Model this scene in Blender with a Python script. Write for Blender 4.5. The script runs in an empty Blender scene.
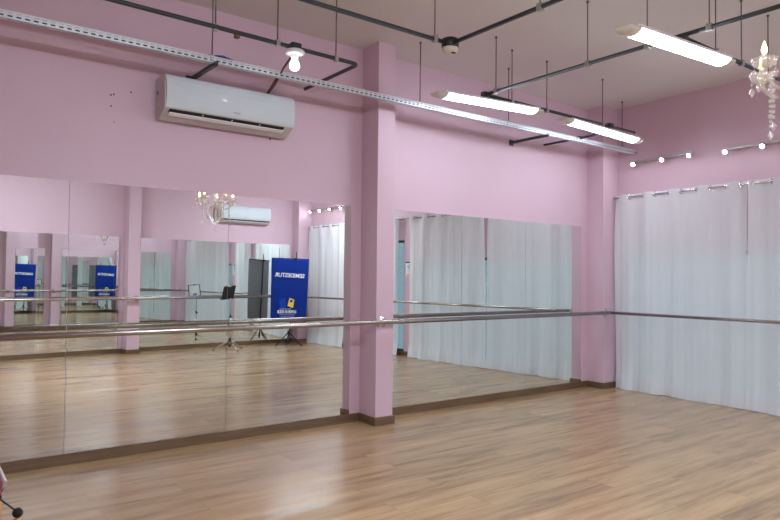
import bpy, bmesh, math, random
from mathutils import Vector, Matrix
random.seed(7)
PI = math.pi
scn = bpy.context.scene
COL = scn.collection

# ------------------------------------------------------------------ camera
cam_d = bpy.data.cameras.new('camera'); cam = bpy.data.objects.new('camera', cam_d); COL.objects.link(cam)
cam_d.sensor_fit = 'HORIZONTAL'; cam_d.sensor_width = 36.0
cam_d.lens = 656.87 * 36.0 / 780.0
cam_d.clip_start = 0.05; cam_d.clip_end = 200
_R = Vector((0.7945420534708197, -0.6071308696912093, 0.009748452921828655))
_U = Vector((-0.024822526451252904, -0.016435351248573975, 0.9995567624752048))
_F = Vector((0.6067015472594001, 0.7944318638482044, 0.028129099802838384))
_C = Vector((-6.2048, -4.49251, 1.17570))
M = Matrix.Identity(4)
for i in range(3):
    M[i][0] = _R[i]; M[i][1] = _U[i]; M[i][2] = -_F[i]; M[i][3] = _C[i]
cam.matrix_world = M
scn.camera = cam

# ------------------------------------------------------------------ world, exposure
world = bpy.data.worlds.new('world'); scn.world = world; world.use_nodes = True
bg = world.node_tree.nodes['Background']
bg.inputs['Color'].default_value = (0.64, 0.80, 0.95, 1); bg.inputs['Strength'].default_value = .22
scn.view_settings.view_transform = 'Standard'; scn.view_settings.look = 'None'
scn.view_settings.gamma = 1.0; scn.view_settings.use_curve_mapping = False
scn.view_settings.exposure = 1.22
LAMP_STRENGTH = 13.0; FILL_STRENGTH = 62.0  # hanging luminaires in view; stronger one for the added fill luminaires
scn.cycles.max_bounces = 18; scn.cycles.diffuse_bounces = 6; scn.cycles.glossy_bounces = 12
scn.cycles.transmission_bounces = 8; scn.cycles.transparent_max_bounces = 16
scn.cycles.sample_clamp_indirect = 6.0
scn.cycles.use_denoising = True
scn.cycles.blur_glossy = 0.5

# ------------------------------------------------------------------ room measures (metres)
TE, TP, D, XB = 0.049524, -0.062358, 6.21438, 0.27026
ZC = 3.095                       # ceiling
ZM = 1.771                       # top of mirrors
ZBASE = 0.066
XD = -8.6                        # far wall behind the camera
ROT_B = -math.atan(TE)           # wall with curtains, local y runs along it, local -x into the room
ROT_C = math.atan(TP)            # wall facing the mirrors, local x along it, local +y into the room
def bx(y): return XB + TE * y
def cy(x): return -D + TP * x
YBC = (-D + TP * XB) / (1 - TP * TE); XBC = bx(YBC)

# ------------------------------------------------------------------ materials
def mat(name, color=(.8, .8, .8), rough=.5, metal=0.0, spec=.5, emit=None, strength=0.0):
    m = bpy.data.materials.new(name); m.use_nodes = True
    b = m.node_tree.nodes['Principled BSDF']
    b.inputs['Base Color'].default_value = (*color, 1); b.inputs['Roughness'].default_value = rough
    b.inputs['Metallic'].default_value = metal; b.inputs['Specular IOR Level'].default_value = spec
    if emit:
        b.inputs['Emission Color'].default_value = (*emit, 1); b.inputs['Emission Strength'].default_value = strength
    return m
def nt(m): return m.node_tree.nodes, m.node_tree.links, m.node_tree.nodes['Principled BSDF']

def wall_mat(name, c1, c2, scale=1.4, rough=.5):
    m = mat(name, c1, rough, spec=.35); n, l, b = nt(m)
    tc = n.new('ShaderNodeTexCoord'); no = n.new('ShaderNodeTexNoise'); no.inputs['Scale'].default_value = scale
    no.inputs['Detail'].default_value = 5
    r = n.new('ShaderNodeValToRGB'); r.color_ramp.elements[0].color = (*c1, 1); r.color_ramp.elements[1].color = (*c2, 1)
    r.color_ramp.elements[0].position = .35; r.color_ramp.elements[1].position = .65
    l.new(tc.outputs['Object'], no.inputs['Vector']); l.new(no.outputs['Fac'], r.inputs['Fac']); l.new(r.outputs['Color'], b.inputs['Base Color'])
    no2 = n.new('ShaderNodeTexNoise'); no2.inputs['Scale'].default_value = 60; bu = n.new('ShaderNodeBump'); bu.inputs['Strength'].default_value = .06
    bu.inputs['Distance'].default_value = .01
    l.new(tc.outputs['Object'], no2.inputs['Vector']); l.new(no2.outputs['Fac'], bu.inputs['Height']); l.new(bu.outputs['Normal'], b.inputs['Normal'])
    return m
PINK = wall_mat('pink_paint', (.610, .430, .512), (.635, .450, .534))
CEIL = wall_mat('ceiling_paint', (.66, .62, .60), (.69, .65, .63))

def wood_floor():
    m = mat('oak_laminate', rough=.30, spec=.45); n, l, b = nt(m)
    tc = n.new('ShaderNodeTexCoord')
    br = n.new('ShaderNodeTexBrick'); br.offset = .37; br.inputs['Scale'].default_value = 1.0
    br.inputs['Brick Width'].default_value = 1.22; br.inputs['Row Height'].default_value = .19
    br.inputs['Mortar Size'].default_value = .0012; br.inputs['Mortar Smooth'].default_value = .3
    br.inputs['Color1'].default_value = (0, 0, 0, 1); br.inputs['Color2'].default_value = (1, 1, 1, 1); br.inputs['Mortar'].default_value = (.5, .5, .5, 1)
    l.new(tc.outputs['Object'], br.inputs['Vector'])
    mp = n.new('ShaderNodeMapping'); mp.inputs['Scale'].default_value = (.9, 9, 1); l.new(tc.outputs['Object'], mp.inputs['Vector'])
    va = n.new('ShaderNodeVectorMath'); va.operation = 'ADD'
    sc = n.new('ShaderNodeVectorMath'); sc.operation = 'SCALE'; sc.inputs['Scale'].default_value = 7.0
    l.new(br.outputs['Color'], sc.inputs[0]); l.new(mp.outputs['Vector'], va.inputs[0]); l.new(sc.outputs['Vector'], va.inputs[1])
    n1 = n.new('ShaderNodeTexNoise'); n1.inputs['Scale'].default_value = 1.6; n1.inputs['Detail'].default_value = 6; n1.inputs['Roughness'].default_value = .62
    l.new(va.outputs['Vector'], n1.inputs['Vector'])
    mp2 = n.new('ShaderNodeMapping'); mp2.inputs['Scale'].default_value = (3, 70, 1); l.new(tc.outputs['Object'], mp2.inputs['Vector'])
    n2 = n.new('ShaderNodeTexNoise'); n2.inputs['Scale'].default_value = 1.5; n2.inputs['Detail'].default_value = 3; l.new(mp2.outputs['Vector'], n2.inputs['Vector'])
    r = n.new('ShaderNodeValToRGB')
    e = r.color_ramp.elements; e[0].position = .28; e[0].color = (.225, .133, .068, 1); e[1].position = .72; e[1].color = (.49, .328, .180, 1)
    x = r.color_ramp.elements.new(.5); x.color = (.38, .247, .130, 1)
    mx = n.new('ShaderNodeMath'); mx.operation = 'MULTIPLY_ADD'; mx.inputs[1].default_value = .22
    l.new(n2.outputs['Fac'], mx.inputs[0])
    ms = n.new('ShaderNodeMath'); ms.operation = 'MULTIPLY_ADD'; ms.inputs[1].default_value = 1.0; ms.inputs[2].default_value = -.11
    l.new(n1.outputs['Fac'], ms.inputs[0]); l.new(ms.outputs[0], mx.inputs[2]); l.new(mx.outputs[0], r.inputs['Fac'])
    pv = n.new('ShaderNodeMix'); pv.data_type = 'RGBA'; pv.blend_type = 'MULTIPLY'; pv.inputs['Factor'].default_value = 1
    pr = n.new('ShaderNodeValToRGB'); pr.color_ramp.elements[0].color = (.86, .86, .88, 1); pr.color_ramp.elements[1].color = (1.06, 1.05, 1.02, 1)
    l.new(br.outputs['Color'], pr.inputs['Fac']); l.new(r.outputs['Color'], pv.inputs['A']); l.new(pr.outputs['Color'], pv.inputs['B'])
    gv = n.new('ShaderNodeMix'); gv.data_type = 'RGBA'; gv.blend_type = 'MULTIPLY'; gv.inputs['B'].default_value = (.6, .55, .5, 1)
    l.new(br.outputs['Fac'], gv.inputs['Factor']); l.new(pv.outputs['Result'], gv.inputs['A']); l.new(gv.outputs['Result'], b.inputs['Base Color'])
    rr = n.new('ShaderNodeMapRange'); rr.inputs['To Min'].default_value = .17; rr.inputs['To Max'].default_value = .28
    l.new(n1.outputs['Fac'], rr.inputs['Value']); l.new(rr.outputs['Result'], b.inputs['Roughness'])
    return m
FLOOR = wood_floor()

def wood_plain(name, c1, c2, rough=.45):
    m = mat(name, c1, rough); n, l, b = nt(m)
    tc = n.new('ShaderNodeTexCoord'); mp = n.new('ShaderNodeMapping'); mp.inputs['Scale'].default_value = (2, 2, 40)
    no = n.new('ShaderNodeTexNoise'); no.inputs['Scale'].default_value = 1.5; no.inputs['Detail'].default_value = 5
    r = n.new('ShaderNodeValToRGB'); r.color_ramp.elements[0].color = (*c1, 1); r.color_ramp.elements[1].color = (*c2, 1)
    r.color_ramp.elements[0].position = .3; r.color_ramp.elements[1].position = .7
    l.new(tc.outputs['Object'], mp.inputs['Vector']); l.new(mp.outputs['Vector'], no.inputs['Vector']); l.new(no.outputs['Fac'], r.inputs['Fac'])
    l.new(r.outputs['Color'], b.inputs['Base Color']); return m
SKIRT = wood_plain('skirting_wood', (.115, .066, .032), (.18, .11, .060))
PEG = wood_plain('orange_wood', (.55, .24, .06), (.65, .31, .09))

MIRROR = bpy.data.materials.new('mirror_silver'); MIRROR.use_nodes = True
_n = MIRROR.node_tree.nodes; _n.clear(); _o = _n.new('ShaderNodeOutputMaterial'); _g = _n.new('ShaderNodeBsdfGlossy')
_g.inputs['Roughness'].default_value = 0.0; _g.inputs['Color'].default_value = (.86, .90, .875, 1)
MIRROR.node_tree.links.new(_g.outputs[0], _o.inputs['Surface'])
MEDGE = mat('mirror_edge', (.17, .20, .19), .35)

CHROME = mat('polished_steel', (.72, .71, .70), .16, 1.0)
BARRE = mat('brushed_steel', (.48, .45, .43), .24, 1.0)
GALV = mat('galvanised_steel', (.70, .75, .80), .38, .55)
CONDUIT = mat('dark_grey_conduit', (.030, .036, .042), .45, .0)
BLACKP = mat('black_plastic', (.008, .008, .009), .5)
CLAMP = mat('clamp_zinc', (.42, .42, .38), .4, .8)
WIRE = mat('hanging_wire', (.16, .14, .13), .5, .5)
WHITEP = mat('white_plastic', (.80, .81, .82), .22, spec=.5)
ACW = mat('air_conditioner_white', (.60, .66, .70), .07, spec=.55)
ACB = mat('air_conditioner_shell', (.56, .53, .52), .4)
DARK = mat('vent_dark', (.018, .016, .016), .6)
CREAM = mat('cream_plastic', (.66, .61, .53), .45)
LENS = mat('luminaire_lens', (.9, .93, 1), .3, emit=(.80, .90, 1.0), strength=LAMP_STRENGTH)
LENS_FILL = mat('luminaire_lens_bright', (.9, .93, 1), .3, emit=(.82, .91, 1.0), strength=FILL_STRENGTH)  # brighter lens, only for the unseen luminaires added as fill
SPOTLED = mat('spot_led', (.9, .9, .9), .3, emit=(.93, .96, 1.0), strength=60.0)
BULB = mat('lit_bulb', (.9, .9, .9), .3, emit=(.90, .95, 1.0), strength=6.0)
FLAME = mat('candle_bulb', (1, .8, .5), .3, emit=(1.0, .56, .20), strength=8.0)
GREYF = mat('grey_banner_back', (.22, .235, .255), .8)
BLUE = mat('blue_banner_print', (.0025, .021, .20), .6, spec=.15)
BLUE2 = mat('lighter_blue_print', (.005, .045, .32), .6, spec=.15)
YELLOW = mat('yellow_print', (.72, .50, .03), .5)
WHITEI = mat('white_print', (.72, .74, .80), .5)
GREYI = mat('grey_print', (.30, .36, .55), .5)
PAPER = mat('white_paper', (.80, .82, .84), .6)
BLUEI = mat('blue_ink', (.10, .20, .42), .6)
GREENI = mat('dark_green_ink', (.03, .09, .05), .6)
ORANGEI = mat('orange_ink', (.75, .35, .05), .6)
PINKCLOTH = mat('pink_cloth', (.62, .30, .42), .9)
WHITECLOTH = mat('white_cloth_trim', (.80, .78, .80), .9)
FOAM = mat('black_foam', (.003, .003, .003), .95)
FRAME = mat('dark_window_frame', (.03, .05, .055), .4)
BADGE = mat('grey_badge', (.36, .38, .38), .4)

def mixmat(name, parts):
    m = bpy.data.materials.new(name); m.use_nodes = True; n = m.node_tree.nodes; l = m.node_tree.links; n.clear()
    out = n.new('ShaderNodeOutputMaterial'); prev = None; tot = 0
    for kind, col, rough, w in parts:
        s = n.new(kind); s.inputs['Color'].default_value = (*col, 1)
        if 'Roughness' in s.inputs and rough is not None: s.inputs['Roughness'].default_value = rough
        if prev is None: prev = s; tot = w
        else:
            mx = n.new('ShaderNodeMixShader'); tot += w; mx.inputs['Fac'].default_value = w / tot
            l.new(prev.outputs[0], mx.inputs[1]); l.new(s.outputs[0], mx.inputs[2]); prev = mx
    l.new(prev.outputs[0], out.inputs['Surface']); return m
SHEER = mixmat('sheer_white_voile', [('ShaderNodeBsdfDiffuse', (.87, .90, .93), None, .62), ('ShaderNodeBsdfTranslucent', (.84, .87, .90), None, .26), ('ShaderNodeBsdfTransparent', (1, 1, 1), None, .12)])
HEM = mixmat('voile_hem', [('ShaderNodeBsdfDiffuse', (.88, .91, .94), None, .66), ('ShaderNodeBsdfTranslucent', (.80, .84, .88), None, .28), ('ShaderNodeBsdfTransparent', (1, 1, 1), None, .12)])
GLASS = mixmat('window_glass', [('ShaderNodeBsdfTransparent', (.86, .95, .96), None, .92), ('ShaderNodeBsdfGlossy', (.9, .95, 1), .02, .08)])
CRYSTAL = mixmat('crystal_glass', [('ShaderNodeBsdfTransparent', (1, .99, .97), None, .58), ('ShaderNodeBsdfGlossy', (1, 1, 1), .05, .26), ('ShaderNodeBsdfTranslucent', (.95, .94, .92), None, .06), ('ShaderNodeBsdfDiffuse', (.9, .9, .9), None, .10)])

# ------------------------------------------------------------------ mesh helpers
def obj(name, bm, m=None, parent=None, smooth=False, mods=None):
    me = bpy.data.meshes.new(name); bm.to_mesh(me); bm.free()
    if m is not None:
        for mm in (m if isinstance(m, (list, tuple)) else [m]): me.materials.append(mm)
    if smooth:
        for p in me.polygons: p.use_smooth = True
    o = bpy.data.objects.new(name, me); COL.objects.link(o)
    if parent is not None: o.parent = parent
    return o
def box(bm, x0, x1, y0, y1, z0, z1, bev=0, mi=0):
    vs = [bm.verts.new(p) for p in ((x0, y0, z0), (x1, y0, z0), (x1, y1, z0), (x0, y1, z0), (x0, y0, z1), (x1, y0, z1), (x1, y1, z1), (x0, y1, z1))]
    fs = [bm.faces.new([vs[i] for i in f]) for f in ((0, 3, 2, 1), (4, 5, 6, 7), (0, 1, 5, 4), (1, 2, 6, 5), (2, 3, 7, 6), (3, 0, 4, 7))]
    for f in fs: f.material_index = mi
    if bev: bmesh.ops.bevel(bm, geom=list({e for f in fs for e in f.edges}), offset=bev, segments=2, affect='EDGES', profile=.5)
    return fs
def prism(bm, pts, z0, z1):
    lo = [bm.verts.new((p[0], p[1], z0)) for p in pts]; hi = [bm.verts.new((p[0], p[1], z1)) for p in pts]; n = len(pts)
    bm.faces.new(hi); bm.faces.new(lo[::-1])
    for i in range(n): bm.faces.new((lo[i], lo[(i + 1) % n], hi[(i + 1) % n], hi[i]))
    bmesh.ops.recalc_face_normals(bm, faces=bm.faces)
def frame_of(d):
    d = d.normalized(); a = Vector((0, 0, 1)) if abs(d.z) < .9 else Vector((1, 0, 0)); u = d.cross(a).normalized(); return u, d.cross(u).normalized()
def tube(bm, pts, r, seg=10, cap=True):
    pts = [Vector(p) for p in pts]; rs = r if isinstance(r, (list, tuple)) else [r] * len(pts); rings = []; u = None
    for i, p in enumerate(pts):
        d = (pts[min(i + 1, len(pts) - 1)] - pts[max(i - 1, 0)]).normalized()
        if u is None: u, v = frame_of(d)
        else:
            u = (u - d * u.dot(d)).normalized(); v = d.cross(u).normalized()
        k = 1.0
        if 0 < i < len(pts) - 1:
            a = (pts[i] - pts[i - 1]).normalized().dot((pts[i + 1] - pts[i]).normalized()); k = 1 / max(.6, math.sqrt(max(.01, (1 + a) / 2)))
        rings.append([bm.verts.new(p + (u * math.cos(t) + v * math.sin(t)) * rs[i] * k) for t in (2 * PI * j / seg for j in range(seg))])
    for a, b in zip(rings, rings[1:]):
        for j in range(seg): bm.faces.new((a[j], a[(j + 1) % seg], b[(j + 1) % seg], b[j])).smooth = True
    if cap: bm.faces.new(rings[0][::-1]); bm.faces.new(rings[-1])
def lathe(bm, prof, o=(0, 0, 0), axis=(0, 0, 1), seg=16, mi=0):
    o = Vector(o); d = Vector(axis).normalized(); u, v = frame_of(d); rings = []
    for r, h in prof:
        rings.append([bm.verts.new(o + d * h + (u * math.cos(t) + v * math.sin(t)) * max(r, 1e-4)) for t in (2 * PI * j / seg for j in range(seg))])
    for a, b in zip(rings, rings[1:]):
        for j in range(seg):
            f = bm.faces.new((a[j], a[(j + 1) % seg], b[(j + 1) % seg], b[j])); f.smooth = True; f.material_index = mi
    f = bm.faces.new(rings[0][::-1]); f.material_index = mi; f = bm.faces.new(rings[-1]); f.material_index = mi
def ball(bm, c, r, sx=1, sz=1, seg=12):
    bmesh.ops.create_uvsphere(bm, u_segments=seg, v_segments=max(6, seg // 2 + 1), radius=r, matrix=Matrix.Translation(c) @ Matrix.Diagonal((sx, sx, sz, 1)))
def torus(bm, c, R_, r, axis=(0, 0, 1), seg=16, s2=6):
    c = Vector(c); d = Vector(axis).normalized(); u, v = frame_of(d); rings = []
    for i in range(seg):
        t = 2 * PI * i / seg; e = u * math.cos(t) + v * math.sin(t)
        rings.append([bm.verts.new(c + e * (R_ + r * math.cos(2 * PI * j / s2)) + d * r * math.sin(2 * PI * j / s2)) for j in range(s2)])
    for i in range(seg):
        a, b = rings[i], rings[(i + 1) % seg]
        for j in range(s2): bm.faces.new((a[j], b[j], b[(j + 1) % s2], a[(j + 1) % s2])).smooth = True
def extrude_profile(bm, prof, x0, x1, mi=0):
    """closed profile of (y, z) run along x"""
    a = [bm.verts.new((x0, y, z)) for y, z in prof]; b = [bm.verts.new((x1, y, z)) for y, z in prof]; n = len(prof)
    fs = [bm.faces.new(a[::-1]), bm.faces.new(b)]
    for i in range(n): fs.append(bm.faces.new((a[i], a[(i + 1) % n], b[(i + 1) % n], b[i])))
    for f in fs: f.material_index = mi
    bmesh.ops.recalc_face_normals(bm, faces=fs); return fs
NB = bmesh.new
def thing(name, label, cat, loc=(0, 0, 0), rotz=0, group=None):
    o = bpy.data.objects.new(name, None); COL.objects.link(o); o.empty_display_size = .1
    o.location = loc; o.rotation_euler = (0, 0, rotz); o['label'] = label; o['category'] = cat
    if group: o['group'] = group
    return o
def tag(o, label, cat, group=None):
    o['label'] = label; o['category'] = cat
    if group: o['group'] = group
    return o
def struct(name, bm, m, parent=None, smooth=False):
    o = obj(name, bm, m, parent, smooth)
    if parent is None: o['kind'] = 'structure'
    return o
def dup(root, loc, rotz, label, group=None):
    r = root.copy(); COL.objects.link(r); r.location = loc; r.rotation_euler = (0, 0, rotz); r['label'] = label
    if group: r['group'] = group
    for ch in list(root.children):
        c = ch.copy(); COL.objects.link(c); c.parent = r
        for g in list(ch.children):
            d = g.copy(); COL.objects.link(d); d.parent = c
    return r
def at(root, *p):
    """world point into a root's own (unrotated or rotated) frame"""
    q = Vector(p) - Vector(root.location); return Matrix.Rotation(-root.rotation_euler.z, 4, 'Z') @ q
def text_bm(body, size, align='CENTER'):
    cu = bpy.data.curves.new('lettering', 'FONT'); cu.body = body; cu.size = size; cu.align_x = align; cu.extrude = .0004; cu.offset = size * .018
    to = bpy.data.objects.new('lettering', cu); COL.objects.link(to)
    dg = bpy.context.evaluated_depsgraph_get(); dg.update()
    me = bpy.data.meshes.new_from_object(to.evaluated_get(dg)); bm = NB(); bm.from_mesh(me)
    bpy.data.objects.remove(to); bpy.data.meshes.remove(me); bpy.data.curves.remove(cu); return bm

# ================================================================== STRUCTURE
T = .15
room = [(XD, 0), (XB, 0), (XBC, YBC), (XD, cy(XD))]
big = [(XD - T, T), (XB + T, T), (XBC + T, YBC - T), (XD - T, cy(XD) - T)]
bm = NB(); prism(bm, big, -.1, 0); struct('floor', bm, FLOOR)
bm = NB(); prism(bm, big, ZC, ZC + .15); struct('ceiling', bm, CEIL)
bm = NB(); prism(bm, [(XD - T, 0), (XB + T, 0), (XB + T, T), (XD - T, T)], 0, ZC); wl = struct('wall_left', bm, PINK)
for i, (hx, hz, r) in enumerate([(-5.078, 2.355, .006), (-5.06, 2.362, .006), (-4.952, 2.395, .006), (-5.076, 2.283, .006), (-5.055, 2.181, .004), (-3.93, 2.222, .008)]):
    bm = NB(); lathe(bm, [(r, -.002), (r, .0012)], (hx, 0, hz), (0, -1, 0), 8); obj('screw_hole', bm, DARK, wl)
bm = NB(); prism(bm, [(XD - T, cy(XD - T)), (XBC, YBC), (XBC, YBC - T), (XD - T, cy(XD - T) - T)], 0, ZC); struct('wall_front', bm, PINK)
bm = NB(); prism(bm, [(XD, 0), (XD, cy(XD)), (XD - T, cy(XD)), (XD - T, 0)], 0, ZC); struct('wall_rear', bm, PINK)
# curtain wall with two window openings, built in its own frame
WB = bpy.data.objects.new('wall_right', None)
W1 = (-3.12, -.27, .05, 1.47); W2 = (-4.70, -3.415, .05, 1.77)
LB = -math.hypot(XBC - XB, YBC) - T
bm = NB()
for (y0, y1, z0, z1) in [(W1[1], T, 0, ZC), (W1[0], W1[1], 0, W1[2]), (W1[0], W1[1], W1[3], ZC), (W2[1], W1[0], 0, ZC), (W2[0], W2[1], 0, W2[2]), (W2[0], W2[1], W2[3], ZC), (LB, W2[0], 0, ZC)]:
    box(bm, 0, T, y0, y1, z0, z1)
wr = struct('wall_right', bm, PINK); wr.location = (XB, 0, 0); wr.rotation_euler = (0, 0, ROT_B)
def window(name, W, n):
    bm = NB(); y0, y1, z0, z1 = W; fr = .035
    for a in ((y0, y1, z0, z0 + fr), (y0, y1, z1 - fr, z1), (y0, y0 + fr, z0 + fr, z1 - fr), (y1 - fr, y1, z0 + fr, z1 - fr)): box(bm, .03, .10, *a)
    for k in range(1, n): ym = y0 + (y1 - y0) * k / n; box(bm, .03, .10, ym - fr / 2, ym + fr / 2, z0 + fr, z1 - fr)
    w = struct(name, bm, FRAME); w.location = (XB, 0, 0); w.rotation_euler = (0, 0, ROT_B)
    bm = NB(); box(bm, .06, .068, y0 + fr, y1 - fr, z0 + fr, z1 - fr); obj('window_pane', bm, GLASS, w)
    return w
window('window_1', W1, 1); window('window_2', W2, 2)
# pillars
def pillar(name, pts, z1=ZC):
    bm = NB(); prism(bm, pts, 0, z1); struct(name, bm, PINK)
PA0, PA1, PD = -3.080, -2.909, .243
pa = [(PA0, 0), (PA1, 0), (PA1 - TE * PD, -PD), (PA0 - TE * PD, -PD)]
pillar('pillar_left', pa)
CD = .212
pc = [(0, 0), (XB, 0), (XB - TE * CD, -CD), (-TE * CD, -CD)]
pillar('pillar_corner', pc)
def cpt(x, off): # point off the facing wall, following the skew of the pillars
    return (x + TE * off, cy(x) + off)
QA0, QA1 = -3.345, -3.165
qa = [cpt(QA0, 0), cpt(QA0, PD), cpt(QA1, PD), cpt(QA1, 0)]
pillar('pillar_front', qa)
qc = [cpt(-.315, 0), cpt(-.315, CD), (bx(cy(-.04) + CD), cy(-.04) + CD), (XBC, YBC)]
pillar('pillar_front_corner', qc)
# skirting boards
def skirt(name, pts, t=.014):
    """pts: open polyline with the room on its right-hand side"""
    off = []
    P = [Vector((*p, 0)) for p in pts]
    def nrm(a, b): d = (b - a).normalized(); return Vector((d.y, -d.x, 0))
    for i, p in enumerate(P):
        if i == 0: o = p + nrm(P[0], P[1]) * t
        elif i == len(P) - 1: o = p + nrm(P[-2], P[-1]) * t
        else:
            a, b = nrm(P[i - 1], p), nrm(p, P[i + 1]); o = p + (a + b) * (t / (1 + a.dot(b)))
        off.append(o)
    bm = NB()
    lo = [bm.verts.new((p.x, p.y, 0)) for p in P]; lo2 = [bm.verts.new((p.x, p.y, 0)) for p in off]
    hi = [bm.verts.new((p.x, p.y, ZBASE)) for p in P]; hi2 = [bm.verts.new((p.x, p.y, ZBASE)) for p in off]
    for i in range(len(P) - 1):
        bm.faces.new((lo2[i], lo2[i + 1], hi2[i + 1], hi2[i])); bm.faces.new((hi2[i], hi2[i + 1], hi[i + 1], hi[i]))
        bm.faces.new((lo[i + 1], lo[i], hi[i], hi[i + 1])); bm.faces.new((lo[i], lo[i + 1], lo2[i + 1], lo2[i]))
    for k in (0, -1): bm.faces.new((lo[k], lo2[k], hi2[k], hi[k]))
    bmesh.ops.recalc_face_normals(bm, faces=bm.faces)
    struct(name, bm, SKIRT)
skirt('baseboard_left', [(XD, 0), pa[0], pa[3], pa[2], pa[1], pc[0], pc[3], pc[2]])
skirt('baseboard_front', [qc[2], qc[1], qc[0], qa[3], qa[2], qa[1], qa[0], (XD, cy(XD))])
skirt('baseboard_right', [pc[2], (bx(-5.9), -5.9)])
skirt('baseboard_rear', [(XD, cy(XD)), (XD, 0)])

# ================================================================== MIRRORS
def mirror(x0, x1, label, loc=(0, 0, 0), rotz=0, tilt=0.0, sgn=-1, group=None):
    """panel against a wall that runs along local x; faces sgn*y"""
    o = thing('wall_mirror', label, 'mirror', loc, rotz, group)
    g = .0015; x0 += g; x1 -= g; xm = (x0 + x1) / 2; w = x1 - x0; t = math.tan(tilt)
    y0 = .005 + abs(t) * w / 2
    def fy(x): return sgn * (y0 + t * (x - xm)) if sgn > 0 else sgn * (y0 - t * (x - xm))
    bm = NB()
    p = [(x0, sgn * .0005), (x1, sgn * .0005), (x1, fy(x1)), (x0, fy(x0))]
    prism(bm, p, ZBASE + .002, ZM)
    for f in bm.faces:
        f.material_index = 0 if abs(f.normal.y) > .5 and f.normal.y * sgn > 0 else 1
    obj('glass', bm, [MIRROR, MEDGE], o)
    return o
ga = 'mirror panels along the pink wall'
for x0, x1, l in [(-4.253, -3.182, 'tall frameless mirror panel directly left of the pink pillar, reflecting the blue banner'),
                  (-5.312, -4.253, 'second mirror panel left of the pink pillar, reflecting the far pink pillar'),
                  (-6.371, -5.312, 'mirror panel at the left edge of the photo, third from the pink pillar'),
                  (-7.430, -6.371, 'mirror panel beyond the left edge of the photo, fourth from the pink pillar'),
                  (-8.489, -7.430, 'mirror panel beyond the left edge of the photo, fifth from the pink pillar'),
                  (-2.830, -1.932, 'mirror panel just right of the pink pillar, reflecting the wall poster'),
                  (-1.932, -1.037, 'middle mirror panel of the three right of the pink pillar'),
                  (-1.037, -.113, 'mirror panel next to the corner pillar, reflecting only curtain')]:
    mirror(x0, x1, l, group=ga)
gc = 'mirror panels on the wall facing'
for x0, x1, th, l in [(-1.300, -.415, .03, 'mirror panel on the facing wall behind the blue banner, seen in reflection'),
                      (-2.180, -1.300, -.045, 'mirror panel on the facing wall behind the music stand, seen in reflection'),
                      (-3.085, -2.180, -.03, 'mirror panel on the facing wall directly beside its pillar, away from the banner corner of'),
                      (-4.000, -3.420, .0, 'narrow mirror panel on the facing wall, first on the far side of its pillar'),
                      (-4.530, -4.000, -.02, 'narrow mirror panel on the facing wall, second on the far side of its pillar'),
                      (-5.640, -4.530, -.095, 'wide mirror panel on the facing wall, third on the far side of its pillar'),
                      (-6.750, -5.640, .0, 'mirror panel on the facing wall, fourth on the far side of its pillar')]:
    if l.endswith(' of'): l = 'mirror panel on the facing wall between its pillar and the music stand'
    k = math.cos(ROT_C)
    mirror(x0 / k, x1 / k, l, (0, -D, 0), ROT_C, th - ROT_C, 1, gc)

# ================================================================== BARRES
ZBAR = .828
def bracket(root, wall_pt, bar_pt):
    """round flange on the wall, arm and a collar round the bar"""
    w = at(root, *wall_pt); b = at(root, *bar_pt); d = (b - w).normalized()
    bm = NB(); lathe(bm, [(.045, 0.0005), (.045, .005), (.014, .011)], w, d, 16); tube(bm, [w + d * .006, b - d * .016], .0095, 10)
    return obj('bracket', bm, CHROME, root)
def barre(label, p0, p1, r=.019):
    a = Vector(p0); b = Vector(p1); root = thing('ballet_barre', label, 'barre', ((a + b) / 2))
    bm = NB(); tube(bm, [at(root, *a), at(root, *b)], r, 20); obj('rail', bm, BARRE, root, True); return root
b1 = barre('long steel barre in front of the mirror wall, running across the pink pillar', (-8.3, -.318, ZBAR), (.035, -.283, ZBAR))
def yb(x): return -.318 + (x + 8.3) / 8.335 * .035
bracket(b1, (-3.040, -PD, ZBAR), (-3.040, yb(-3.040), ZBAR)); bracket(b1, (.012, -CD, ZBAR), (.012, yb(.012), ZBAR))
tp0 = thing
xo = .03
b2 = barre('slim steel barre in front of the white curtains', (xo + TE * -.305, -.305, ZBAR), (xo + TE * -5.9, -5.9, ZBAR), .016)
bracket(b2, (bx(-5.9) - .245, cy(0) + CD + .012, ZBAR), (xo + TE * -5.9 + .0, -5.87, ZBAR))
b3 = barre('steel barre along the facing wall, seen only in the mirrors', (-8.3, cy(-8.3) + .31, ZBAR + .01), (-.32, cy(-.32) + .31, ZBAR + .01))
bracket(b3, cpt(-3.22, PD) + (ZBAR + .01,), (-3.205, cy(-3.205) + .31, ZBAR + .01))
bracket(b3, cpt(-.34, 0) + (ZBAR + .01,), (-.335, cy(-.335) + .295, ZBAR + .01))

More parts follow.
